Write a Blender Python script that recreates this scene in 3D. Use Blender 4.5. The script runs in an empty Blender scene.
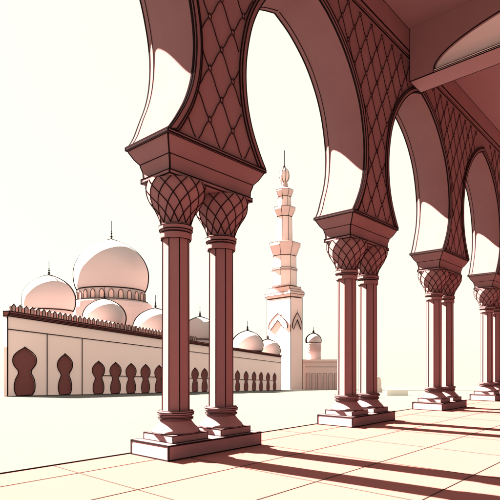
import bpy, bmesh, math
from mathutils import Vector, Matrix
sin, cos, pi = math.sin, math.cos, math.pi
sc = bpy.context.scene
COL = sc.collection

# ------------------------------------------------------------------ camera frame: camera at (0,0,1.25) looks along +Y
F, YH, EYE = 503.0, 363.0, 1.25
GRADE = 0.0456                                   # the court falls away gently from the portico


def gz(y):                                       # level of the court
    return -0.06 - GRADE * max(0.0, y - 10.0)


def at(px, py, d):                               # photo pixel at depth d -> world point
    return Vector(((px - 250.0) / F * d, d, EYE + (YH - py) / F * d))


# ------------------------------------------------------------------ materials
def toon(name, rgb, var=0.03, scale=3.0, size=1.0):
    m = bpy.data.materials.new(name)
    m.use_nodes = True
    nt = m.node_tree
    nt.nodes.clear()
    out = nt.nodes.new('ShaderNodeOutputMaterial')
    sh = nt.nodes.new('ShaderNodeBsdfToon')
    sh.component = 'DIFFUSE'
    sh.inputs['Size'].default_value = size
    sh.inputs['Smooth'].default_value = 0.0
    nt.links.new(sh.outputs[0], out.inputs[0])
    if var:
        tc = nt.nodes.new('ShaderNodeTexCoord')
        n = nt.nodes.new('ShaderNodeTexNoise')
        n.inputs['Scale'].default_value = scale
        n.inputs['Detail'].default_value = 3
        r = nt.nodes.new('ShaderNodeValToRGB')
        r.color_ramp.elements[0].position = .3
        r.color_ramp.elements[1].position = .7
        r.color_ramp.elements[0].color = [c * (1 - var) for c in rgb] + [1]
        r.color_ramp.elements[1].color = [c * (1 + var) for c in rgb] + [1]
        nt.links.new(tc.outputs['Object'], n.inputs['Vector'])
        nt.links.new(n.outputs[0], r.inputs[0])
        nt.links.new(r.outputs[0], sh.inputs['Color'])
    else:
        sh.inputs['Color'].default_value = list(rgb) + [1]
    return m


INK = toon('ink_line', (.012, .008, .009), 0)
INKS = toon('soft_line', (.030, .018, .016), 0)
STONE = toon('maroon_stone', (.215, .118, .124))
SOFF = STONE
PLIN = toon('plinth_stone', (.225, .13, .14))
KNOT = toon('knot_stone', (.26, .14, .15), 0)
FARW = toon('pink_plaster', (.95, .69, .65), .015, .4)
TOWR = toon('tower_plaster', (.70, .50, .47), .01, .3)
JOINT = toon('paving_joint', (.048, .040, .033), 0)
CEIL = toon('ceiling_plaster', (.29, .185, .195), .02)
FARD = toon('dome_plaster', (.425, .335, .335), .01, .3)
WDARK = toon('window_dark', (.20, .066, .064), .03, 2)
CREST = toon('crest_stone', (.42, .25, .235), .05, 2)
FARC = toon('cornice_stone', (.20, .066, .064), .02, 1)
ROSE = toon('rose_plaster', (.56, .37, .345), .03, 1)
PALE = toon('pale_court_stone', (.88, .80, .70), .01)
MARK = toon('pale_marker_stone', (.68, .50, .44), .01)
SUNLIT = toon('painted_sunlight', (.97, .95, .93), .02)  # near-white colour standing in for sunlight on the cross beam


def floor_mat():
    m = toon('floor_tile', (.62, .245, .205), 0)
    nt = m.node_tree
    sh = [n for n in nt.nodes if n.type == 'BSDF_TOON'][0]
    tc = nt.nodes.new('ShaderNodeTexCoord')
    n = nt.nodes.new('ShaderNodeTexNoise')
    n.inputs['Scale'].default_value = .8
    n.inputs['Detail'].default_value = 4
    r = nt.nodes.new('ShaderNodeValToRGB')
    r.color_ramp.elements[0].color = (.29, .112, .104, 1)
    r.color_ramp.elements[1].color = (.31, .118, .110, 1)
    nt.links.new(tc.outputs['Object'], n.inputs['Vector'])
    nt.links.new(n.outputs[0], r.inputs[0])
    nt.links.new(r.outputs[0], sh.inputs['Color'])
    return m


FLOOR = floor_mat()
COURT = toon('court_paving', (.130, .124, .118), .008, .2)


# ------------------------------------------------------------------ mesh helpers
def prism(bm, a, b, r, n=4, mi=0, ext=0.0):
    d = b - a
    l = d.length
    if l < 1e-6:
        return
    d /= l
    a = a - d * ext
    b = b + d * ext
    up = Vector((0, 0, 1)) if abs(d.z) < .9 else Vector((1, 0, 0))
    x = d.cross(up).normalized()
    y = d.cross(x)
    A, B = [], []
    for i in range(n):
        t = 2 * pi * (i + .5) / n
        o = (x * cos(t) + y * sin(t)) * r
        A.append(bm.verts.new(a + o))
        B.append(bm.verts.new(b + o))
    for i in range(n):
        j = (i + 1) % n
        f = bm.faces.new((A[i], A[j], B[j], B[i]))
        f.material_index = mi
    for q in (A[::-1], B):
        f = bm.faces.new(q)
        f.material_index = mi


def bar(bm, a, b, h, n, mi):
    d = (b - a).normalized()
    y = d.cross(n).normalized()
    A, B = [], []
    for sx, sy in ((-1, -1), (1, -1), (1, 1), (-1, 1)):
        o = (n * sx + y * sy) * h
        A.append(bm.verts.new(a - d * h * .3 + o))
        B.append(bm.verts.new(b + d * h * .3 + o))
    for i in range(4):
        j = (i + 1) % 4
        bm.faces.new((A[i], A[j], B[j], B[i])).material_index = mi
    bm.faces.new(A[::-1]).material_index = mi
    bm.faces.new(B).material_index = mi


def polytube(bm, pts, r, n=4, mi=0, closed=False):
    k = len(pts)
    for i in range(k if closed else k - 1):
        prism(bm, Vector(pts[i]), Vector(pts[(i + 1) % k]), r, n, mi, r * .35)


def ink(bm, r, ang=28, boundary=False, mi=1, skip=None):
    """dark arris lines laid along every sharp edge"""
    bmesh.ops.recalc_face_normals(bm, faces=bm.faces)
    bm.normal_update()
    todo = []
    for e in bm.edges:
        if len(e.link_faces) == 2:
            if e.calc_face_angle(0) < math.radians(ang):
                continue
        elif not boundary:
            continue
        a, b = e.verts[0].co.copy(), e.verts[1].co.copy()
        if skip and skip(a, b):
            continue
        ns = [f.normal.copy() for f in e.link_faces]
        todo.append((a, b, ns, len(ns) == 2 and e.is_convex))
    for a, b, ns, cvx in todo:
        if cvx and ns[0].dot(ns[1]) > -.5:       # inlaid: hardly proud of the two faces it parts
            h, p = r * .72, r * .11
            c = (ns[0] + ns[1]) / (1 + ns[0].dot(ns[1])) * (h - p)
            bar(bm, a - c, b - c, h, ns[0], mi)
        else:
            prism(bm, a, b, r * .8, 4, mi, r * .3)


def box(bm, x0, x1, y0, y1, z0, z1, mi=0):
    v = [bm.verts.new((x, y, z)) for z in (z0, z1) for x, y in ((x0, y0), (x1, y0), (x1, y1), (x0, y1))]
    for q in ((3, 2, 1, 0), (4, 5, 6, 7), (0, 1, 5, 4), (1, 2, 6, 5), (2, 3, 7, 6), (3, 0, 4, 7)):
        bm.faces.new([v[i] for i in q]).material_index = mi
    return v


def loft(bm, rings, cap0=True, cap1=True, mi=0):
    R = [[bm.verts.new(p) for p in ring] for ring in rings]
    n = len(R[0])
    for a, b in zip(R, R[1:]):
        for i in range(n):
            j = (i + 1) % n
            bm.faces.new((a[i], a[j], b[j], b[i])).material_index = mi
    if cap0:
        bm.faces.new(R[0][::-1]).material_index = mi
    if cap1:
        bm.faces.new(R[-1]).material_index = mi


def lathe(bm, prof, n=32, c=(0, 0), rot=0.0, cap0=True, cap1=True, mi=0):
    loft(bm, [[(c[0] + r * cos(rot + 2 * pi * i / n), c[1] + r * sin(rot + 2 * pi * i / n), z) for i in range(n)]
              for r, z in prof], cap0, cap1, mi)


def rect(hx, hy, z, cx=0, cy=0):
    return [(cx - hx, cy - hy, z), (cx + hx, cy - hy, z), (cx + hx, cy + hy, z), (cx - hx, cy + hy, z)]


def slab(bm, outline, y0, y1, mi=0):
    """outline [(x,z)] extruded from y0 to y1"""
    a = [bm.verts.new((x, y0, z)) for x, z in outline]
    b = [bm.verts.new((x, y1, z)) for x, z in outline]
    n = len(a)
    for i in range(n):
        j = (i + 1) % n
        bm.faces.new((a[i], b[i], b[j], a[j])).material_index = mi
    bm.faces.new(a).material_index = mi
    bm.faces.new(b[::-1]).material_index = mi


def obj(name, bm, mats, parent=None, loc=(0, 0, 0), rz=0.0, smooth=False, recalc=False):
    if recalc:
        bmesh.ops.recalc_face_normals(bm, faces=bm.faces)
    me = bpy.data.meshes.new(name)
    bm.to_mesh(me)
    bm.free()
    for m in (mats if isinstance(mats, (list, tuple)) else [mats]):
        me.materials.append(m)
    if smooth:
        for p in me.polygons:
            p.use_smooth = p.material_index == 0
        if smooth == 'angle':
            me.set_sharp_from_angle(angle=math.radians(30))
    o = bpy.data.objects.new(name, me)
    COL.objects.link(o)
    o.location = loc
    o.rotation_euler = (0, 0, rz)
    if parent:
        o.parent = parent
    return o


def thing(name, label, cat, loc=(0, 0, 0), rz=0.0, group=None):
    o = bpy.data.objects.new(name, None)
    COL.objects.link(o)
    o.location = loc
    o.rotation_euler = (0, 0, rz)
    return tag(o, label, cat, group)


def tag(o, label, cat, group=None):
    o['label'] = label
    o['category'] = cat
    if group:
        o['group'] = group
    return o


def child_copy(o, parent, loc=None, rz=None, scale=None):
    c = o.copy()
    COL.objects.link(c)
    c.parent = parent
    if loc is not None:
        c.location = loc
    if rz is not None:
        c.rotation_euler = (0, 0, rz)
    if scale is not None:
        c.scale = scale
    for g in list(o.children):
        child_copy(g, c)
    return c


def dup(root, loc, label):
    r = root.copy()
    COL.objects.link(r)
    r.location = loc
    r['label'] = label
    for ch in list(root.children):
        child_copy(ch, r)
    return r


def spline(pts, n=8):
    """Catmull-Rom through 2D points"""
    P = [pts[0]] + list(pts) + [pts[-1]]
    out = []
    for i in range(1, len(P) - 2):
        p0, p1, p2, p3 = P[i - 1], P[i], P[i + 1], P[i + 2]
        for k in range(n):
            t = k / n
            out.append(tuple(.5 * (2 * b + (c - a) * t + (2 * a - 5 * b + 4 * c - d) * t * t + (3 * b - a - 3 * c + d) * t ** 3)
                             for a, b, c, d in zip(p0, p1, p2, p3)))
    out.append(tuple(pts[-1]))
    return out


# ------------------------------------------------------------------ arcade frame
TH = .7334
U = Vector((sin(TH), cos(TH), 0))                # along the arcade
V = Vector((-cos(TH), sin(TH), 0))               # out into the court
RZ = pi / 2 - TH
O = Vector((-1.0314, 6.3522, 0))                 # near corner of the first plinth in view
S, PL, PW = 4.49, 1.80, .815
ZC = 4.20                                        # top of the imposts
T = .88                                          # wall thickness
LINE = .0124


def arc(s, o, z=0.0):
    return O + U * s + V * o + Vector((0, 0, z))


# ---- one pillar: plinth, two columns, impost
def make_pillar(label):
    t = thing('pillar', label, 'pillar', arc(PL / 2, PW / 2), RZ, 'paired-column pillars of the arcade')
    bm = bmesh.new()
    loft(bm, [rect(PL / 2, PW / 2, 0), rect(PL / 2, PW / 2, .2)])
    ink(bm, LINE * 1.1)
    obj('plinth', bm, [PLIN, INK], t)
    rot = pi / 8 - math.radians(2)
    c0 = None
    for dx in (-.44, .44):
        if c0:
            child_copy(c0, t, loc=(dx, 0, 0))
            continue
        # shaft
        bm = bmesh.new()
        R8 = .182 / cos(pi / 8)
        ef = .0085                                # arrises are narrow dark flats, flush with the facets
        rings = []
        for k, z in ((1.0, .58), (.97, 2.97)):
            cr = [Vector((R8 * k * cos(rot + 2 * pi * q / 8), R8 * k * sin(rot + 2 * pi * q / 8), z)) for q in range(8)]
            ring = []
            for q in range(8):
                p, a, b = cr[q], cr[q - 1], cr[(q + 1) % 8]
                ring += [p + (a - p).normalized() * ef, p + (b - p).normalized() * ef]
            rings.append(ring)
        loft(bm, rings, False, False)
        for f in bm.faces:
            if (f.verts[0].co - f.verts[1].co).length < ef * 3 or (f.verts[1].co - f.verts[2].co).length < ef * 3:
                f.material_index = 1
        for q in range(8):
            a = rot + 2 * pi * q / 8
            d0_, d1_ = R8 - .0035, R8 * .97 - .0035
            prism(bm, Vector((d0_ * cos(a), d0_ * sin(a), .585)), Vector((d1_ * cos(a), d1_ * sin(a), 2.965)), .0062, 6, 1)
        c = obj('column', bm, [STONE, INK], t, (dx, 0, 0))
        # base: square block, flare, scotia and rings
        bm = bmesh.new()
        loft(bm, [rect(.315, .315, .2), rect(.315, .315, .30)])
        lathe(bm, spline([(.335, .303), (.315, .345), (.265, .395), (.225, .445), (.212, .47)], 3), 48, rot=rot)
        lathe(bm, [(.222, .472), (.242, .485), (.242, .505), (.222, .518)], 48, rot=rot)
        lathe(bm, [(.218, .52), (.25, .545), (.255, .575), (.235, .60)], 48, rot=rot)
        ink(bm, LINE * .6, 38)
        obj('base', bm, [PLIN, INK], c, smooth='angle')
        # capital: neck rings and bulb with diamond lattice
        bm = bmesh.new()
        lathe(bm, [(.205, 2.94), (.218, 2.96), (.218, 3.03), (.2, 3.045)], 24, rot=rot)
        lathe(bm, [(.2, 3.047), (.232, 3.065), (.236, 3.125), (.205, 3.15)], 24, rot=rot)
        prof = spline([(.205, 3.152), (.214, 3.20), (.25, 3.29), (.31, 3.39), (.365, 3.48), (.40, 3.57), (.408, 3.64), (.40, 3.70)], 5)
        ink(bm, LINE * .8, 33)
        lathe(bm, prof, 40, rot=rot)
        z0, z1 = prof[0][1], prof[-1][1]

        def rad(z):
            for (ra, za), (rb, zb) in zip(prof, prof[1:]):
                if za <= z <= zb:
                    return ra + (rb - ra) * (z - za) / (zb - za)
            return prof[-1][0]
        for k in range(12):
            for sg in (-1, 1):
                pts = []
                for q in range(17):
                    f = q / 16
                    z = z0 + (z1 - z0) * f
                    a = 2 * pi * k / 12 + sg * f * 1.25
                    r = rad(z) + .003
                    pts.append((r * cos(a), r * sin(a), z))
                polytube(bm, pts, LINE * .62, 4, 1)
        obj('capital', bm, [STONE, INK], c, smooth='angle')
        c0 = c
    bm = bmesh.new()
    hx, hy = PL / 2 + .055, PW / 2 + .055
    lv = [(.195, 3.70), (.175, 3.705), (.175, 3.765), (.20, 3.77), (.195, 3.86), (.17, 3.93), (.165, 3.96), (.10, 4.03), (.035, 4.13), (.03, 4.15), (0, 4.155), (0, 4.20)]
    loft(bm, [rect(hx - a * .86, hy - a * .86, z) for a, z in lv])
    ink(bm, LINE, 40)
    q = [Vector(p) for p in rect(hx - .165 * .86, hy - .165 * .86, 3.96)]
    for k in range(4):
        prism(bm, q[k], q[(k + 1) % 4], LINE * .6, 4, 1)
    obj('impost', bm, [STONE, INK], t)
    return t


PLAB = ['pillar with two columns out of the picture on the near side',
        'nearest and largest twin-column pillar, standing before the mosque domes',
        'second twin-column pillar of the arcade, right of the tall minaret',
        'third twin-column pillar from the front, smaller, right of centre in the arcade',
        'small farthest twin-column pillar cut by the right edge of the picture',
        'twin-column pillar beyond the right edge of the picture']
p1 = make_pillar(PLAB[1])
for i in (-1, 1, 2, 3, 4):
    dup(p1, arc(PL / 2 + i * S, PW / 2), PLAB[i + 1])

# ---- one arch bay
HALF = spline([(1.31, 4.20), (1.46, 4.42), (1.62, 4.72), (1.725, 5.08), (1.755, 5.5), (1.70, 5.92), (1.57, 6.34), (1.33, 6.75),
               (.95, 7.17), (.47, 7.50), (0.0, 7.68)], 12)
ZTOP = 8.13
ZCEIL = 8.67


def smooth(a, b, x):
    x = min(1, max(0, (x - a) / (b - a)))
    return x * x * (3 - 2 * x)


def half_at(z):
    for (ra, za), (rb, zb) in zip(HALF, HALF[1:]):
        if za <= z <= zb:
            return ra + (rb - ra) * (z - za) / (zb - za)
    return 0.0 if z > 7.66 else HALF[0][0]


def belly(z, f):
    return T * (-.25 * f + .17 * f * f) * smooth(4.2, 4.7, z) * (1 - smooth(6.0, 7.3, z))


def offset_curve(curve, d):
    out = []
    for i, p in enumerate(curve):
        a = curve[max(0, i - 1)]
        b = curve[min(len(curve) - 1, i + 1)]
        tx, tz = b[0] - a[0], b[1] - a[1]
        l = math.hypot(tx, tz)
        out.append((p[0] + d * tz / l, p[1] - d * tx / l))
    return out


def make_arch(label):
    t = thing('arch', label, 'arch', arc(PL / 2 + S / 2, PW / 2), RZ, 'horseshoe arches of the arcade')
    yi, yo = -T / 2, T / 2
    bm = bmesh.new()
    curve = [(x, z) for x, z in HALF]
    NC = 14
    for sg in (-1, 1):
        rows = []
        for x, z in curve:
            cross = [bm.verts.new((sg * (x + belly(z, k / NC)) if x > 0 else 0, yi + T * k / NC, z)) for k in range(NC + 1)]
            rows.append([bm.verts.new((sg * S / 2, yi, z))] + cross + [bm.verts.new((sg * S / 2, yo, z))])
        for a, b in zip(rows, rows[1:]):
            for k in range(NC + 2):
                q = (a[k], a[k + 1], b[k + 1], b[k])
                bm.faces.new(q if sg < 0 else q[::-1])
        # top
        l = rows[-1]
        l = [l[0], l[1], l[-2], l[-1]]
        tp = [bm.verts.new((p.co.x, p.co.y, 9.3)) for p in l]
        for k in (0, 2, 3):
            q = (l[k], l[(k + 1) % 4], tp[(k + 1) % 4], tp[k])
            if k != 3:
                bm.faces.new(q if sg < 0 else q[::-1])
        q = rows[0]
        bm.faces.new(q[::-1] if sg < 0 else q)
    bmesh.ops.remove_doubles(bm, verts=bm.verts, dist=1e-5)

    def noink(a, b):
        return abs(abs(a.x) - S / 2) < .01 or abs(abs(b.x) - S / 2) < .01 or (abs(a.x) < .01 and abs(b.x) < .01)
    ink(bm, LINE * 1.7, 50, skip=noink)
    # line a hand in from the outer edge of the lining
    for sg in (-1, 1):
        pts = []
        for x, z in curve[:-1]:
            f = .88
            pts.append((sg * (x + belly(z, f)) + sg * .004, yi + T * f, z))
        polytube(bm, pts, LINE * .8, 4, 1)
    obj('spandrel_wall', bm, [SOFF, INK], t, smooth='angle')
    # raised band round the arch on the inner face
    full_r = curve
    bm = bmesh.new()
    inner = [(-x, z) for x, z in curve] + [(x, z) for x, z in curve[::-1][1:]]
    def off(d):
        o = offset_curve(inner, -d)
        m = len(curve) - 1
        o[m] = (0, inner[m][1] + d * 1.25)
        o = [(x, max(z, ZC + .004)) for x, z in o]
        return o
    b0, b1, b2 = off(.012), off(.085), off(.125)
    for A, B, y in ((b0, b1, yi - .035), (b1, b2, yi - .018)):
        ring = [[(x, y, z) for x, z in A], [(x, y, z) for x, z in B], [(x, yi + .01, z) for x, z in B], [(x, yi + .01, z) for x, z in A]]
        vv = [[bm.verts.new(p) for p in r] for r in ring]
        for k in range(4):
            for i in range(len(A) - 1):
                bm.faces.new((vv[k][i], vv[k][i + 1], vv[(k + 1) % 4][i + 1], vv[(k + 1) % 4][i]))
    for A, y in ((b0, yi - .035), (b1, yi - .035), (b2, yi - .018)):
        polytube(bm, [(x, y, z) for x, z in A], LINE * .85, 4, 1)
    obj('archivolt', bm, [STONE, INK], t, recalc=True)
    # lattice of diamonds with knots on each spandrel
    DW, DH = S / 10, .70

    def inside(x, z):
        return z > ZC + .02 and z < ZTOP - .03 and abs(x) <= S / 2 and abs(x) > .6 and abs(x) > half_lat(z)

    b2h = [(-x, z) for x, z in b2[:len(curve)]]

    def half_lat(z):
        best = 0.0
        for (ra, za), (rb, zb) in zip(b2h, b2h[1:]):
            if min(za, zb) <= z <= max(za, zb) and abs(zb - za) > 1e-6:
                best = max(best, ra + (rb - ra) * (z - za) / (zb - za))
        return best + .01
    for sg in (-1, 1):
        bm = bmesh.new()
        y = yi - .006
        for k in range(-40, 41):
            for dr in (-1, 1):
                run = []
                # x = dr*(DW/DH)*(z-ZC) + k*DW
                z = ZC
                steps = int((ZTOP - ZC) / .035)
                for q in range(steps + 2):
                    z = ZC + q * .035
                    ph = (z - ZC) / DH
                    x = dr * DW * ph + k * DW + dr * .010 * sin(2 * pi * ph * 2)
                    if inside(x, z) and x * sg > 0:
                        run.append((x, y, z))
                    else:
                        if len(run) > 1:
                            polytube(bm, run, LINE * .55, 4, 1)
                        run = []
                if len(run) > 1:
                    polytube(bm, run, LINE * .55, 4, 1)
        for i in range(-12, 13):
            for j in range(0, 13):
                x = i * DW / 2
                z = ZC + j * DH / 2
                if (i + j) % 2 == 0 and inside(x, z) and x * sg > 0:
                    rr = [(.004, -.042), (.018, -.028), (.026, 0), (.018, .028), (.004, .042)]
                    loft(bm, [[(x + r * cos(a), y + .5 * r * sin(a), z + h) for a in [2 * pi * q / 8 for q in range(8)]] for r, h in rr])
                    polytube(bm, [(x + .026 * cos(a), y - .012, z + .042 * sin(a)) for a in [2 * pi * q / 10 for q in range(10)]], LINE * .45, 4, 1, True)
        obj('lattice', bm, [KNOT, INK], t)
    # architrave along the top of the wall
    bm = bmesh.new()
    box(bm, -S / 2, S / 2, yi - .05, yi + .02, ZTOP, ZTOP + .06)
    box(bm, -S / 2, S / 2, yi - .13, yi + .02, ZTOP + .06, ZCEIL)
    ink(bm, LINE, skip=lambda a, b: abs(a.x - b.x) < .01)
    obj('architrave', bm, [STONE, INK], t)
    return t


ALAB = ['nearest horseshoe arch, mostly outside the picture on the left, beside the nearest pillar',
        'large pointed horseshoe arch between the nearest and the second pillar, framing the minaret',
        'middle horseshoe arch between the second and third pillars',
        'narrow far horseshoe arch between the third pillar and the farthest pillar',
        'horseshoe arch beyond the right edge of the picture']
a1 = make_arch(ALAB[1])
for i in (-1, 1, 2, 3):
    dup(a1, arc(PL / 2 + S / 2 + i * S, PW / 2), ALAB[i + 1])

# ---- roof and cross beam of the portico, with an unseen added wall behind
S0, S1, BACK = PL / 2 - S - .0, PL / 2 + 4 * S, -9.0
bm = bmesh.new()
box(bm, S0, S1, BACK, PW / 2 - T / 2 - .003, ZCEIL + .004, ZCEIL + .4)
o = obj('portico_ceiling', bm, [CEIL, INK], loc=O, rz=RZ)
tag(o, 'flat maroon ceiling slab of the portico above the cross beam', 'ceiling')
bm = bmesh.new()
box(bm, S0, S1, BACK - .4, BACK - .003, 0, ZCEIL + .4)  # unseen wall, added to hold back sky light from behind
o = obj('sky_block_wall', bm, [STONE, INK], loc=O, rz=RZ)
tag(o, 'plain unseen wall added opposite the arches to keep sky light out', 'wall')
t = thing('cross_beam', 'deep maroon cross beam under the ceiling with painted arc of sunlight, upper right corner', 'beam', arc(6.66, PW / 2 - T / 2 - .13), RZ)
# local: x along the arcade, y outwards (negative = into the portico)
yb = BACK - (PW / 2 - T / 2 - .13)
cy = -4.55
W2 = 4.0
arcp = [(cy + W2 * cos(pi - pi * k / 40), 7.575 + .85 * sin(pi * k / 40)) for k in range(41)]
bm = bmesh.new()
Z0 = 7.50
lo = [bm.verts.new((0, y, Z0)) for y in (0, yb)]
# front face pieces around the arched recess of the painted light patch
top = [bm.verts.new((0, 0, ZCEIL)), bm.verts.new((0, yb, ZCEIL))]
av = [bm.verts.new((0, y, z)) for y, z in arcp]        # from far inner side (negative) to the wall side
# arcp runs from y = cy-W2 to cy+W2
patch_foot0 = av[0]
patch_foot1 = av[-1]
tops = [bm.verts.new((0, y, ZCEIL)) for y, z in arcp]
for i in range(40):
    bm.faces.new((av[i], av[i + 1], tops[i + 1], tops[i]))
ll = [bm.verts.new((0, arcp[0][0], Z0)), bm.verts.new((0, arcp[-1][0], Z0))]
bm.faces.new((ll[0], ll[1], patch_foot1, patch_foot0))
bm.faces.new((lo[0], top[0], tops[-1], patch_foot1, ll[1]))
bm.faces.new((lo[1], ll[0], patch_foot0, tops[0], top[1]))
bk = [bm.verts.new((.12, y, z)) for y, z in arcp]
for i in range(40):
    bm.faces.new((av[i], bk[i], bk[i + 1], av[i + 1]))
bm.faces.new((av[0], av[-1], bk[-1], bk[0]))
x1 = .6
fb = [bm.verts.new((x1, 0, Z0)), bm.verts.new((x1, yb, Z0)), bm.verts.new((x1, yb, ZCEIL)), bm.verts.new((x1, 0, ZCEIL))]
bm.faces.new(fb)
bm.faces.new((lo[0], ll[1], ll[0], lo[1], fb[1], fb[0]))
bm.faces.new((lo[0], fb[0], fb[3], top[0]))
ink(bm, LINE, 60, skip=lambda a, b: a.x > .05 and b.x > .05 and min(a.z, b.z) > Z0 + .01)
obj('beam', bm, [CEIL, INK], t, recalc=True)
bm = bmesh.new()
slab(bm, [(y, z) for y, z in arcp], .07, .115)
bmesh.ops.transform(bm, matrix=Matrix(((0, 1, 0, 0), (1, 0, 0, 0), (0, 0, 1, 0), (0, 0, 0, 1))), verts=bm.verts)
obj('sun_patch', bm, [SUNLIT], t, recalc=True)  # pale panel painted as a sunlit patch on the beam
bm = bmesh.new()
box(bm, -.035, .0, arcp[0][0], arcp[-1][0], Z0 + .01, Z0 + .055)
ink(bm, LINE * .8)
obj('lit_edge', bm, [SUNLIT, INK], t)  # pale strip standing in for the beam's lit lower edge

# ------------------------------------------------------------------ ground
bm = bmesh.new()
FE = PW + .05
v = box(bm, S0 - 2, S1 + 30, BACK, FE, -.16, 0)
prism(bm, Vector((S0 - 2, FE, 0)), Vector((S1 + 30, FE, 0)), LINE * 1.3, 4, 1)
# paving joints: fine dark grooves along and across the arcade
JS, JO = 1.45, 1.12
k = 0
for i in range(-5, 40):
    x = S0 + 1.05 + i * JS
    prism(bm, Vector((x, BACK, -.0005)), Vector((x, FE, -.0005)), .0065, 4, 2)
for j in range(0, 9):
    y = FE - .62 - j * JO
    prism(bm, Vector((S0 - 2, y, -.0005)), Vector((S1 + 30, y, -.0005)), .0065, 4, 2)
fl = obj('floor', bm, [FLOOR, INK, JOINT], loc=O, rz=RZ)
fl['kind'] = 'structure'

bm = bmesh.new()
xs = (-900, 900)
ys = [-60, 10, 1500]
row = []
for y in ys:
    row.append([bm.verts.new((x, y, gz(y))) for x in xs])
for a, b in zip(row, row[1:]):
    bm.faces.new((a[0], a[1], b[1], b[0]))
g = obj('courtyard_ground', bm, COURT)
g['kind'] = 'structure'

# ------------------------------------------------------------------ far mosque: long wing
A = Vector(((7.5 - 250) / F * 40, 40, 0))
B = Vector(((281 - 250) / F * 98, 98, 0))
WD = (B - A).normalized()
WL = (B - A).length
WRZ = math.atan2(WD.y, WD.x)
DROP = -GRADE * WD.y
WH = 6.84


def s_of(px):                                    # where the pixel column meets the wing's front
    k = (px - 250) / F
    return (k * A.y - A.x) / (WD.x - k * WD.y)


def depth_of(px):
    return A.y + WD.y * s_of(px)


wing = thing('arcaded_wing', 'long pink mosque wing with maroon vase-shaped windows and a crested cornice across the court', 'building',
             (A.x, A.y, gz(A.y)), WRZ)
VASE = [(.36, 0), (.46, .08), (.49, .20), (.44, .33), (.31, .45), (.33, .52), (.50, .62), (.56, .72), (.50, .82), (.30, .91), (.10, .965), (0, 1.0)]
VS = spline(VASE, 4)


def vase(w, h, cx=0, z0=0):
    r = [(x * w / 1.12, z * h) for x, z in VS]
    return [(cx + x, z0 + z) for x, z in r] + [(cx - x, z0 + z) for x, z in r[::-1][1:]]


WIN = [(s_of(24.8), 2.45, 4.0), (s_of(65), 1.9, 3.72)]
rowpx = [98.5, 115.5, 131, 145.5, 159, 171.5, 183, 195, 204.5, 213, 221.5, 229.5, 237.5, 246, 254, 261, 268, 274.5]
s_row = [s_of(p) for p in rowpx]
for s in s_row:
    WIN.append((s, 1.85, 3.25))


def win_h(s, w, h):
    return h


# front wall with the openings cut through it (filled 2D curve turned into a mesh)
cu = bpy.data.curves.new('wing_wall_outline', 'CURVE')
cu.dimensions = '2D'
cu.fill_mode = 'BOTH'
cu.extrude = .2


def add_poly(pts):
    sp = cu.splines.new('POLY')
    sp.points.add(len(pts) - 1)
    for p, q in zip(sp.points, pts):
        p.co = (q[0], q[1], 0, 1)
    sp.use_cyclic_u = True


add_poly([(0, -.3), (WL, -.3), (WL, 6.4), (0, 6.4)])
for s, w, h in WIN:
    add_poly(vase(w, h, s, .08))
tmp = bpy.data.objects.new('wing_wall_outline', cu)
COL.objects.link(tmp)
bpy.context.view_layer.update()
me = bpy.data.meshes.new_from_object(tmp.evaluated_get(bpy.context.evaluated_depsgraph_get()))
bpy.data.objects.remove(tmp)
bpy.data.curves.remove(cu)
bm = bmesh.new()
bm.from_mesh(me)
bpy.data.meshes.remove(me)
for f in bm.faces:
    f.material_index = 0
for vtx in bm.verts:                             # (x, y, depth) -> (x, depth, y), following the fall of the court
    x, y, z = vtx.co
    vtx.co = (x, -z + .2, y + DROP * x)
bmesh.ops.recalc_face_normals(bm, faces=bm.faces)
# joints between the wall panels, string course, line linking the row of windows, ground line
LR = .05


def wl(s, z, y=-.004):
    return Vector((s, y, z + DROP * s))


for px in (47, 82):
    s = s_of(px)
    prism(bm, wl(s, 0), wl(s, 5.38), LR, 4, 1)
prism(bm, wl(0, 5.38), wl(WL, 5.38), LR, 4, 1)
prism(bm, wl(0, .02), wl(WL, .02), LR, 4, 1)
prism(bm, wl(0, 0), wl(0, 6.4), LR, 4, 1)
prism(bm, wl(WL, 0), wl(WL, 6.4), LR * 1.5, 4, 1)
for a, b in zip(WIN[2:], WIN[3:]):
    prism(bm, wl(a[0] + .7, 1.9), wl(b[0] - .7, 1.9), LR, 4, 1)
obj('wall', bm, [FARW, INK], wing)
# windows
wbase = {}
for i, (s, w, h) in enumerate(WIN):
    key = (w, h)
    loc = (s, 0, .08 + DROP * s)
    if key in wbase:
        child_copy(wbase[key], wing, loc)
        continue
    bm = bmesh.new()
    slab(bm, vase(w * 1.12, h * 1.05, 0, -h * .02), .07, .13)
    ww = obj('window', bm, WDARK, wing, loc, recalc=True)  # maroon sheet painted as the dark interior behind the opening
    bm = bmesh.new()
    polytube(bm, [(x, -.01, z) for x, z in vase(w, h)], .04, 4, 0, True)
    obj('frame', bm, INK, ww)
    wbase[key] = ww
# cornice, roof, ends and back
bm = bmesh.new()
vv = []
for s in (0, WL):
    vv.append([Vector((s, y, z + DROP * s)) for y, z in ((-.08, 6.4), (-.08, 6.55), (-.22, 6.62), (-.22, 6.84), (.5, 6.84), (.5, 6.4))])
loft(bm, vv)
ink(bm, LR, 30)
obj('cornice', bm, [FARC, INK], wing, recalc=True)
bm = bmesh.new()
BD = 16.0
SK = 15.0                                        # the near end is cut on the skew
q = [(.02, .4), (WL - .02, .4), (WL + 12, BD), (SK, BD)]
loft(bm, [[(x, y, -.3 + DROP * x) for x, y in q], [(x, y, 6.3 + DROP * x) for x, y in q]])
obj('roof_block', bm, [FARW], wing, recalc=True)
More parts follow.
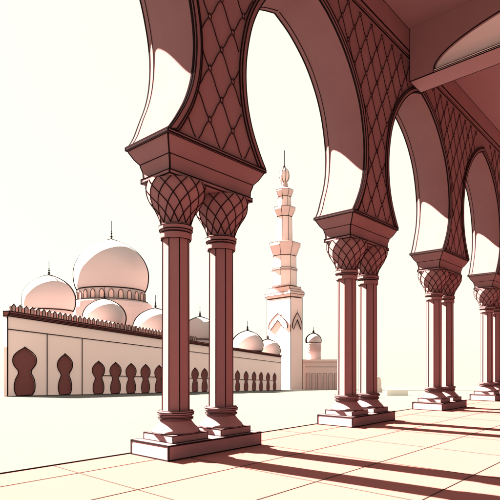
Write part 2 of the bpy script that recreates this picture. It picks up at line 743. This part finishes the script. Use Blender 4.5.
# crest of little leaf merlons
ML = [(.17, 0), (.17, .16), (.2, .28), (.17, .42), (.07, .5), (0, .58)]
bm = bmesh.new()
mo = ML + [(-x, z) for x, z in ML[::-1][1:]]
slab(bm, mo, -.28, -.02)
polytube(bm, [(x, -.285, z) for x, z in mo], .035, 4, 1)
m0 = obj('merlon', bm, [CREST, INK], wing, (.35, 0, 6.84 + DROP * .35), recalc=True)
s = .35 + .62
while s < 30:
    child_copy(m0, wing, (s, 0, 6.84 + DROP * s))
    s += .62

# ------------------------------------------------------------------ domes
DPROF = [(.90, 0), (.965, .10), (1.0, .26), (.985, .42), (.90, .58), (.76, .72), (.56, .84), (.34, .925), (.16, .975), (.05, 1.0)]
HOOP = math.radians(12)


def dome_mesh(R, H, lw):
    bm = bmesh.new()
    pr = spline([(r * R, z * H) for r, z in DPROF], 4)
    lathe(bm, pr, 64, cap0=False)
    # dark hoop added as an outline over the crown, and round the foot
    pts = [(r + lw * .7, z) for r, z in pr]
    loop = [(x * cos(HOOP), x * sin(HOOP), z) for x, z in pts] + [(-x * cos(HOOP), -x * sin(HOOP), z) for x, z in pts[::-1]]
    polytube(bm, loop, lw, 5, 1)
    r0 = pr[0][0] + lw * .2
    polytube(bm, [(r0 * cos(a), r0 * sin(a), 0) for a in [2 * pi * k / 48 for k in range(48)]], lw, 4, 1, True)
    return bm


def finial_mesh(h, r):
    bm = bmesh.new()
    lathe(bm, [(r * 2.2, -.02 * h), (r * 1.6, .05 * h), (r * .5, .1 * h)], 10)
    for zc, rr in ((.18, 1.25), (.34, .95), (.46, .65)):
        lathe(bm, [(r * .25, zc * h - rr * r * 1.1), (rr * r, zc * h - rr * r * .4), (rr * r, zc * h + rr * r * .4), (r * .25, zc * h + rr * r * 1.1)], 10)
    prism(bm, Vector((0, 0, .05 * h)), Vector((0, 0, h)), r * .28, 6)
    return bm


def dome_on(parent, px, d, halfpx, ytop, yfin, base_z, inv, ratio=1.28, name='dome'):
    """a dome seen at px with its crown at ytop; inv maps a world point into the parent"""
    R = halfpx / F * d
    H = R * ratio
    top = at(px, ytop, d)
    zb = top.z - H
    lw = d * .0014
    dm = obj(name, dome_mesh(R, H, lw), [FARD, INK], parent, inv(Vector((top.x, top.y, zb))), -parent.rotation_euler.z, smooth=True)
    bm = bmesh.new()
    lathe(bm, [(R * .9, base_z - zb), (R * .9, -.01)], 40, cap0=False, cap1=False)
    obj('drum', bm, [FARD], dm, smooth=True)
    if yfin is not None:
        hf = (ytop - yfin) / F * d
        obj('finial', finial_mesh(hf, d * .0018), INK, dm, (0, 0, H))
    return dm, R, H, zb


winv = lambda p: (p - wing.location) @ Matrix.Rotation(WRZ, 3, 'Z')


def roof_z(px, d):
    return gz(d) + 5.2


for px, half, yt, yf in ((104.5, 20.5, 299, 286), (155.5, 21.5, 308.5, 295), (200, 17.5, 317, 306), (247.5, 15.5, 331, 321), (268, 12.2, 339.5, 331)):
    k = (px - 250) / F
    d = depth_of(px)
    for _ in range(6):
        d = depth_of(px) + (half / F * d + .8) / (.4 - .916 * k)
    dome_on(wing, px, d, half, yt, yf, roof_z(px, d), winv, 1.3)

# domed hall at far left
def hall(name, label, px, d, half_w):
    p = at(px, 363, d)
    t = thing(name, label, 'building', (p.x, p.y, gz(d)))
    return t, (lambda q: q - Vector((p.x, p.y, gz(d))))


h1, inv1 = hall('domed_hall', 'smaller pink onion-domed hall rising behind the left end of the mosque wing', 49, 62, 0)
dome_on(h1, 49, 62, 25, 275.5, 261, gz(62) + 6, inv1, 1.42)
bm = bmesh.new()
loft(bm, [rect(3.4, 3.4, 0), rect(3.4, 3.4, 6.6)])
obj('body', bm, [FARW], h1)

h2, inv2 = hall('domed_hall', 'great central dome on a windowed drum, the largest dome, behind the mosque wing', 111.5, 80, 0)
D2 = 80
dm, R2, H2, zb2 = dome_on(h2, 111.5, D2, 35.8, 240, 221, gz(D2) + 6, inv2, 1.44)
# arched lights round the drum
zt = at(0, 292, D2).z
Rd = R2 * .93
dr = [o for o in dm.children if o.name.startswith('drum')][0]
bm = bmesh.new()
lathe(bm, [(R2 * .905, -1.6), (R2 * .905, -.01)], 48, cap0=False, cap1=False)
lathe(bm, [(R2 * .91, -1.62), (R2 * 1.0, -1.72), (R2 * 1.0, -1.82), (R2 * .9, -1.83)], 48, cap0=False, cap1=False)
lathe(bm, [(R2 * 1.0, -1.83), (R2 * 1.1, -2.1), (R2 * 1.13, -3.0), (R2 * 1.13, -8)], 48, cap0=False, cap1=False)
rr = R2 * 1.005
polytube(bm, [(rr * cos(a), rr * sin(a), -1.74) for a in [2 * pi * k / 48 for k in range(48)]], .045, 4, 1, True)
old = dr.data
me = bpy.data.meshes.new('drum')
bm.to_mesh(me)
bm.free()
me.materials.append(FARD)
me.materials.append(INK)
dr.data = me
bm = bmesh.new()
al = [(.36, 0), (.36, .75), (.28, 1.02), (.14, 1.2), (0, 1.28)]
ao = al + [(-x, z) for x, z in al[::-1][1:]]
slab(bm, ao, -.1, .06)
polytube(bm, [(x, -.11, z) for x, z in ao], .05, 4, 1)
w0 = None
NW = 24
for k in range(NW):
    a = 2 * pi * k / NW
    loc = (R2 * .915 * cos(a), R2 * .915 * sin(a), -1.58)
    if w0 is None:
        w0 = obj('niche', bm, [ROSE, INK], dm, loc, a + pi / 2, recalc=True)
    else:
        child_copy(w0, dm, loc, a + pi / 2)
bm = bmesh.new()
loft(bm, [rect(6.5, 6.5, 0), rect(6.5, 6.5, 6.6)])
obj('body', bm, [FARW], h2)

# ------------------------------------------------------------------ minaret
MN = (Vector((-.76, -.65, 0)), Vector((.65, -.76, 0)))           # outward normals of the two faces in view
near = at(290.6, 363, 108)
dl, dr_ = Vector((-.65, .76, 0)), Vector((.76, .65, 0))
LW_, RW_ = 7.6, 3.7
mc = Vector((near.x, near.y, 0)) + dl * LW_ / 2 + dr_ * RW_ / 2
MRZ = math.atan2(dr_.y, dr_.x)
mz = gz(mc.y)
mn = thing('minaret', 'tall slender pink minaret in tiers with galleries and a ball finial', 'minaret', (mc.x, mc.y, mz), MRZ)
ML_ = .085
md = mc.y
zpx = lambda y: EYE + (YH - y) / F * md - mz
rpx = lambda w: w / 2 / F * md
# local x = dr_ (short side RW_), local y = dl (long side)
bm = bmesh.new()
hx, hy = RW_ / 2, LW_ / 2
loft(bm, [rect(hx, hy, -.3), rect(hx, hy, zpx(299))])
ink(bm, ML_, 60)
obj('base_tower', bm, [TOWR, INK], mn)
bm = bmesh.new()
loft(bm, [rect(hx + .02, hy + .02, zpx(298.5)), rect(hx + .3, hy + .3, zpx(296)), rect(hx + .3, hy + .3, zpx(293.5)), rect(hx + .05, hy + .05, zpx(292)), rect(hx * .97, hy * .92, zpx(290.8)), rect(hx * .95, hy * .9, zpx(288))])
ink(bm, ML_ * .8, 25)
obj('shoulder', bm, [ROSE, INK], mn)
# pointed hood over a blind arch on each face in view
def hood(wid, zs, zp, y0):
    a = spline([(wid, zs), (wid * .92, zs + (zp - zs) * .35), (wid * .5, zs + (zp - zs) * .72), (0, zp)], 5)
    b = spline([(wid * .8, zs - .3), (wid * .55, zs + (zp - zs) * .1), (0, zs + (zp - zs) * .55)], 5)
    o = a + [(-x, z) for x, z in a[::-1][1:]]
    i = b + [(-x, z) for x, z in b[::-1][1:]]
    return o, i


for wid, rz_, loc in ((3.0, -pi / 2, (-hx, 0, 0)), (1.5, 0, (0, -hy, 0))):
    bm = bmesh.new()
    o_, i_ = hood(wid, zpx(329), zpx(314), 0)
    slab(bm, o_ + i_[::-1], -.22, .02)
    polytube(bm, [(x, -.23, z) for x, z in o_], ML_, 4, 1)
    polytube(bm, [(x, -.23, z) for x, z in i_], ML_, 4, 1)
    prism(bm, Vector((0, -.2, zpx(314))), Vector((0, -.2, zpx(311))), .05, 5, 1)
    obj('hood', bm, [ROSE, INK], mn, loc, rz_, recalc=True)
# octagonal tiers
o8 = pi / 8 + .12


def tier(name, prof, mat, sides=8, lw=ML_, ang=30):
    bm = bmesh.new()
    lathe(bm, [(rpx(w) / cos(pi / sides), zpx(y)) for w, y in prof], sides, rot=o8)
    ink(bm, lw * .8, ang)
    obj(name, bm, [mat, INKS], mn)


tier('lower_shaft', [(23.5, 287), (23.5, 271.5), (25, 271), (25, 269.5), (23, 269), (22.5, 257)], TOWR)
tier('gallery', [(23, 257), (25, 254.5), (29, 249), (30.5, 247.5), (30.5, 244.5), (26, 243.8)], ROSE)
tier('middle_shaft', [(15.5, 244), (14.5, 217.5)], TOWR)
tier('gallery', [(15, 217.5), (17, 215), (20, 212), (21, 211), (21, 208.5), (16, 208)], ROSE)
tier('upper_shaft', [(13, 208.3), (12.5, 197.5)], TOWR)
tier('crown', [(13, 197.8), (15, 195), (17, 192.5), (17, 190.8), (11, 189), (7, 187.5), (5, 181.5)], ROSE)
bm = bmesh.new()
lathe(bm, [(rpx(w), zpx(y)) for w, y in spline([(3.5, 182.5), (8, 180.5), (10.5, 176), (9, 172), (5, 169.3), (2.2, 168)], 4)], 16)
ink(bm, ML_, 60)
for k in range(8):
    a = 2 * pi * k / 8 + .3
    polytube(bm, [(rpx(w) * cos(a) * 1.01, rpx(w) * sin(a) * 1.01, zpx(y)) for w, y in spline([(3.5, 182.5), (8, 180.5), (10.5, 176), (9, 172), (5, 169.3), (2.2, 168)], 3)], ML_ * .7, 4, 1)
obj('ball', bm, [TOWR, INKS], mn, smooth=True)
bm = bmesh.new()
lathe(bm, [(rpx(1.2), zpx(168.3)), (rpx(2.6), zpx(167)), (rpx(1.2), zpx(165.5))], 10)
prism(bm, Vector((0, 0, zpx(167))), Vector((0, 0, zpx(150.5))), rpx(.8), 6)
obj('spire', bm, INKS, mn)

# ------------------------------------------------------------------ low domed gatehouse right of the minaret
gd = 114
gp = at(325, 363, gd)
gh = thing('gatehouse', 'low pink building with one small dome on a patterned drum, right of the minaret', 'building', (gp.x, gp.y, gz(gd)), 0)
gh_z = lambda y: EYE + (YH - y) / F * gd - gz(gd)
gx = lambda px: (px - 325) / F * gd
bm = bmesh.new()
loft(bm, [rect(gx(352), 3, -.3, 0, 3), rect(gx(352), 3, gh_z(360), 0, 3)])
for k in range(22):
    xx = gx(306) + k * .34
    prism(bm, Vector((xx, -.01, gh_z(367))), Vector((xx + .14, -.01, gh_z(366.6))), .07, 4, 1)
prism(bm, Vector((gx(298), -.01, 0)), Vector((gx(352), -.01, 0)), .04, 4, 1)
prism(bm, Vector((gx(298), -.01, gh_z(360))), Vector((gx(352), -.01, gh_z(360))), .04, 4, 1)
obj('wall', bm, [TOWR, INKS], gh)
bm = bmesh.new()
box(bm, gx(298), gx(352), -.25, .02, gh_z(361.5), gh_z(359.4))
obj('coping', bm, [TOWR], gh)
bm = bmesh.new()
box(bm, -.42, .42, -.08, .02, 0, 3.7)
ink(bm, .03)
d0 = obj('door', bm, [ROSE, INKS], gh, (gx(308), 0, 0))
for k in range(1, 7):
    child_copy(d0, gh, (gx(308) + k * 1.28, 0, 0))
dmg, Rg, Hg, zbg = dome_on(gh, 313.5, gd + 3, 7.4, 333.5, 327, gz(gd) + 6, lambda q: q - Vector((gp.x, gp.y, gz(gd))), 1.32)
bm = bmesh.new()
rd = Rg * 1.0
lathe(bm, [(rd * 1.05, -.12), (rd * 1.05, 0)], 24)
lathe(bm, [(rd, -4), (rd, -.12)], 24, cap0=False, cap1=False)
for k in range(20):
    for sg in (-1, 1):
        a = 2 * pi * k / 20
        polytube(bm, [((rd + .02) * cos(a + sg * q * .16), (rd + .02) * sin(a + sg * q * .16), -.5 - q * .4) for q in range(5)], .05, 4, 1)
ink(bm, .03, 60)
dd = [o for o in dmg.children if o.name.startswith('drum')][0]
me = bpy.data.meshes.new('drum')
bm.to_mesh(me)
bm.free()
me.materials.append(FARD)
me.materials.append(ROSE)
dd.data = me

# ------------------------------------------------------------------ small stones in the court, behind the second pillar
p = at(377.5, 392, 66)
bm = bmesh.new()
po = [(.55, 0), (.55, .5), (.42, .62), (.42, 1.5), (.28, 1.95), (0, 2.1)]
slab(bm, po + [(-x, z) for x, z in po[::-1][1:]], -.3, .3)
o = obj('stone_marker', bm, [MARK], loc=(p.x, p.y, gz(66)), recalc=True)
tag(o, 'small pale pink round-topped stone standing in the court beside the second pillar', 'stone marker')
p = at(396.5, 395, 44)
bm = bmesh.new()
box(bm, -.92, .92, -.3, .3, .0, .52)
ink(bm, .012)
o = obj('stone_bench', bm, [PALE, FARD], loc=(p.x, p.y, gz(44)))
tag(o, 'faint low cream stone block in the court between the second and third pillars', 'bench')

# ------------------------------------------------------------------ light
EXPO = 3.4
EL = math.radians(38)
C_ = .09
sh = (-V + U * C_).normalized()                 # way the shadows fall over the floor
Lh = -sh
sun = bpy.data.lights.new('sun', 'SUN')
sun.energy = 5.0
sun.angle = math.radians(.5)
sun.color = (1.0, .95, .80)
so = bpy.data.objects.new('sun', sun)
COL.objects.link(so)
Ld = Vector((Lh.x * cos(EL), Lh.y * cos(EL), sin(EL)))
so.rotation_euler = Ld.to_track_quat('Z', 'Y').to_euler()
so.location = (0, 0, 60)
w = bpy.data.worlds.new('World')
sc.world = w
w.use_nodes = True
nt = w.node_tree
bg = nt.nodes['Background']
sky = nt.nodes.new('ShaderNodeTexSky')
sky.sky_type = 'NISHITA'
sky.sun_disc = False
sky.sun_elevation = EL
sky.sun_rotation = math.atan2(Ld.x, Ld.y)
mix = nt.nodes.new('ShaderNodeMixRGB')          # milky, dust-laden air: nearly even cream overhead
mix.inputs[0].default_value = .97
mix.inputs[2].default_value = (1.97, 1.94, 1.62, 1)
nt.links.new(sky.outputs[0], mix.inputs[1])
nt.links.new(mix.outputs[0], bg.inputs['Color'])
bg.inputs['Strength'].default_value = .05

# ------------------------------------------------------------------ camera and output
cam = bpy.data.cameras.new('camera')
cam.sensor_width = 36
cam.lens = 36 * F / 500
cam.shift_y = (YH - 250) / 500
cam.clip_start = .05
cam.clip_end = 4000
co = bpy.data.objects.new('camera', cam)
COL.objects.link(co)
co.location = (0, 0, EYE)
co.rotation_euler = (pi / 2, 0, 0)
sc.camera = co
sc.view_settings.view_transform = 'Standard'
sc.view_settings.look = 'None'
sc.view_settings.exposure = EXPO
sc.view_settings.gamma = 1
sc.view_settings.use_curve_mapping = False
sc.cycles.max_bounces = 8
sc.cycles.diffuse_bounces = 5
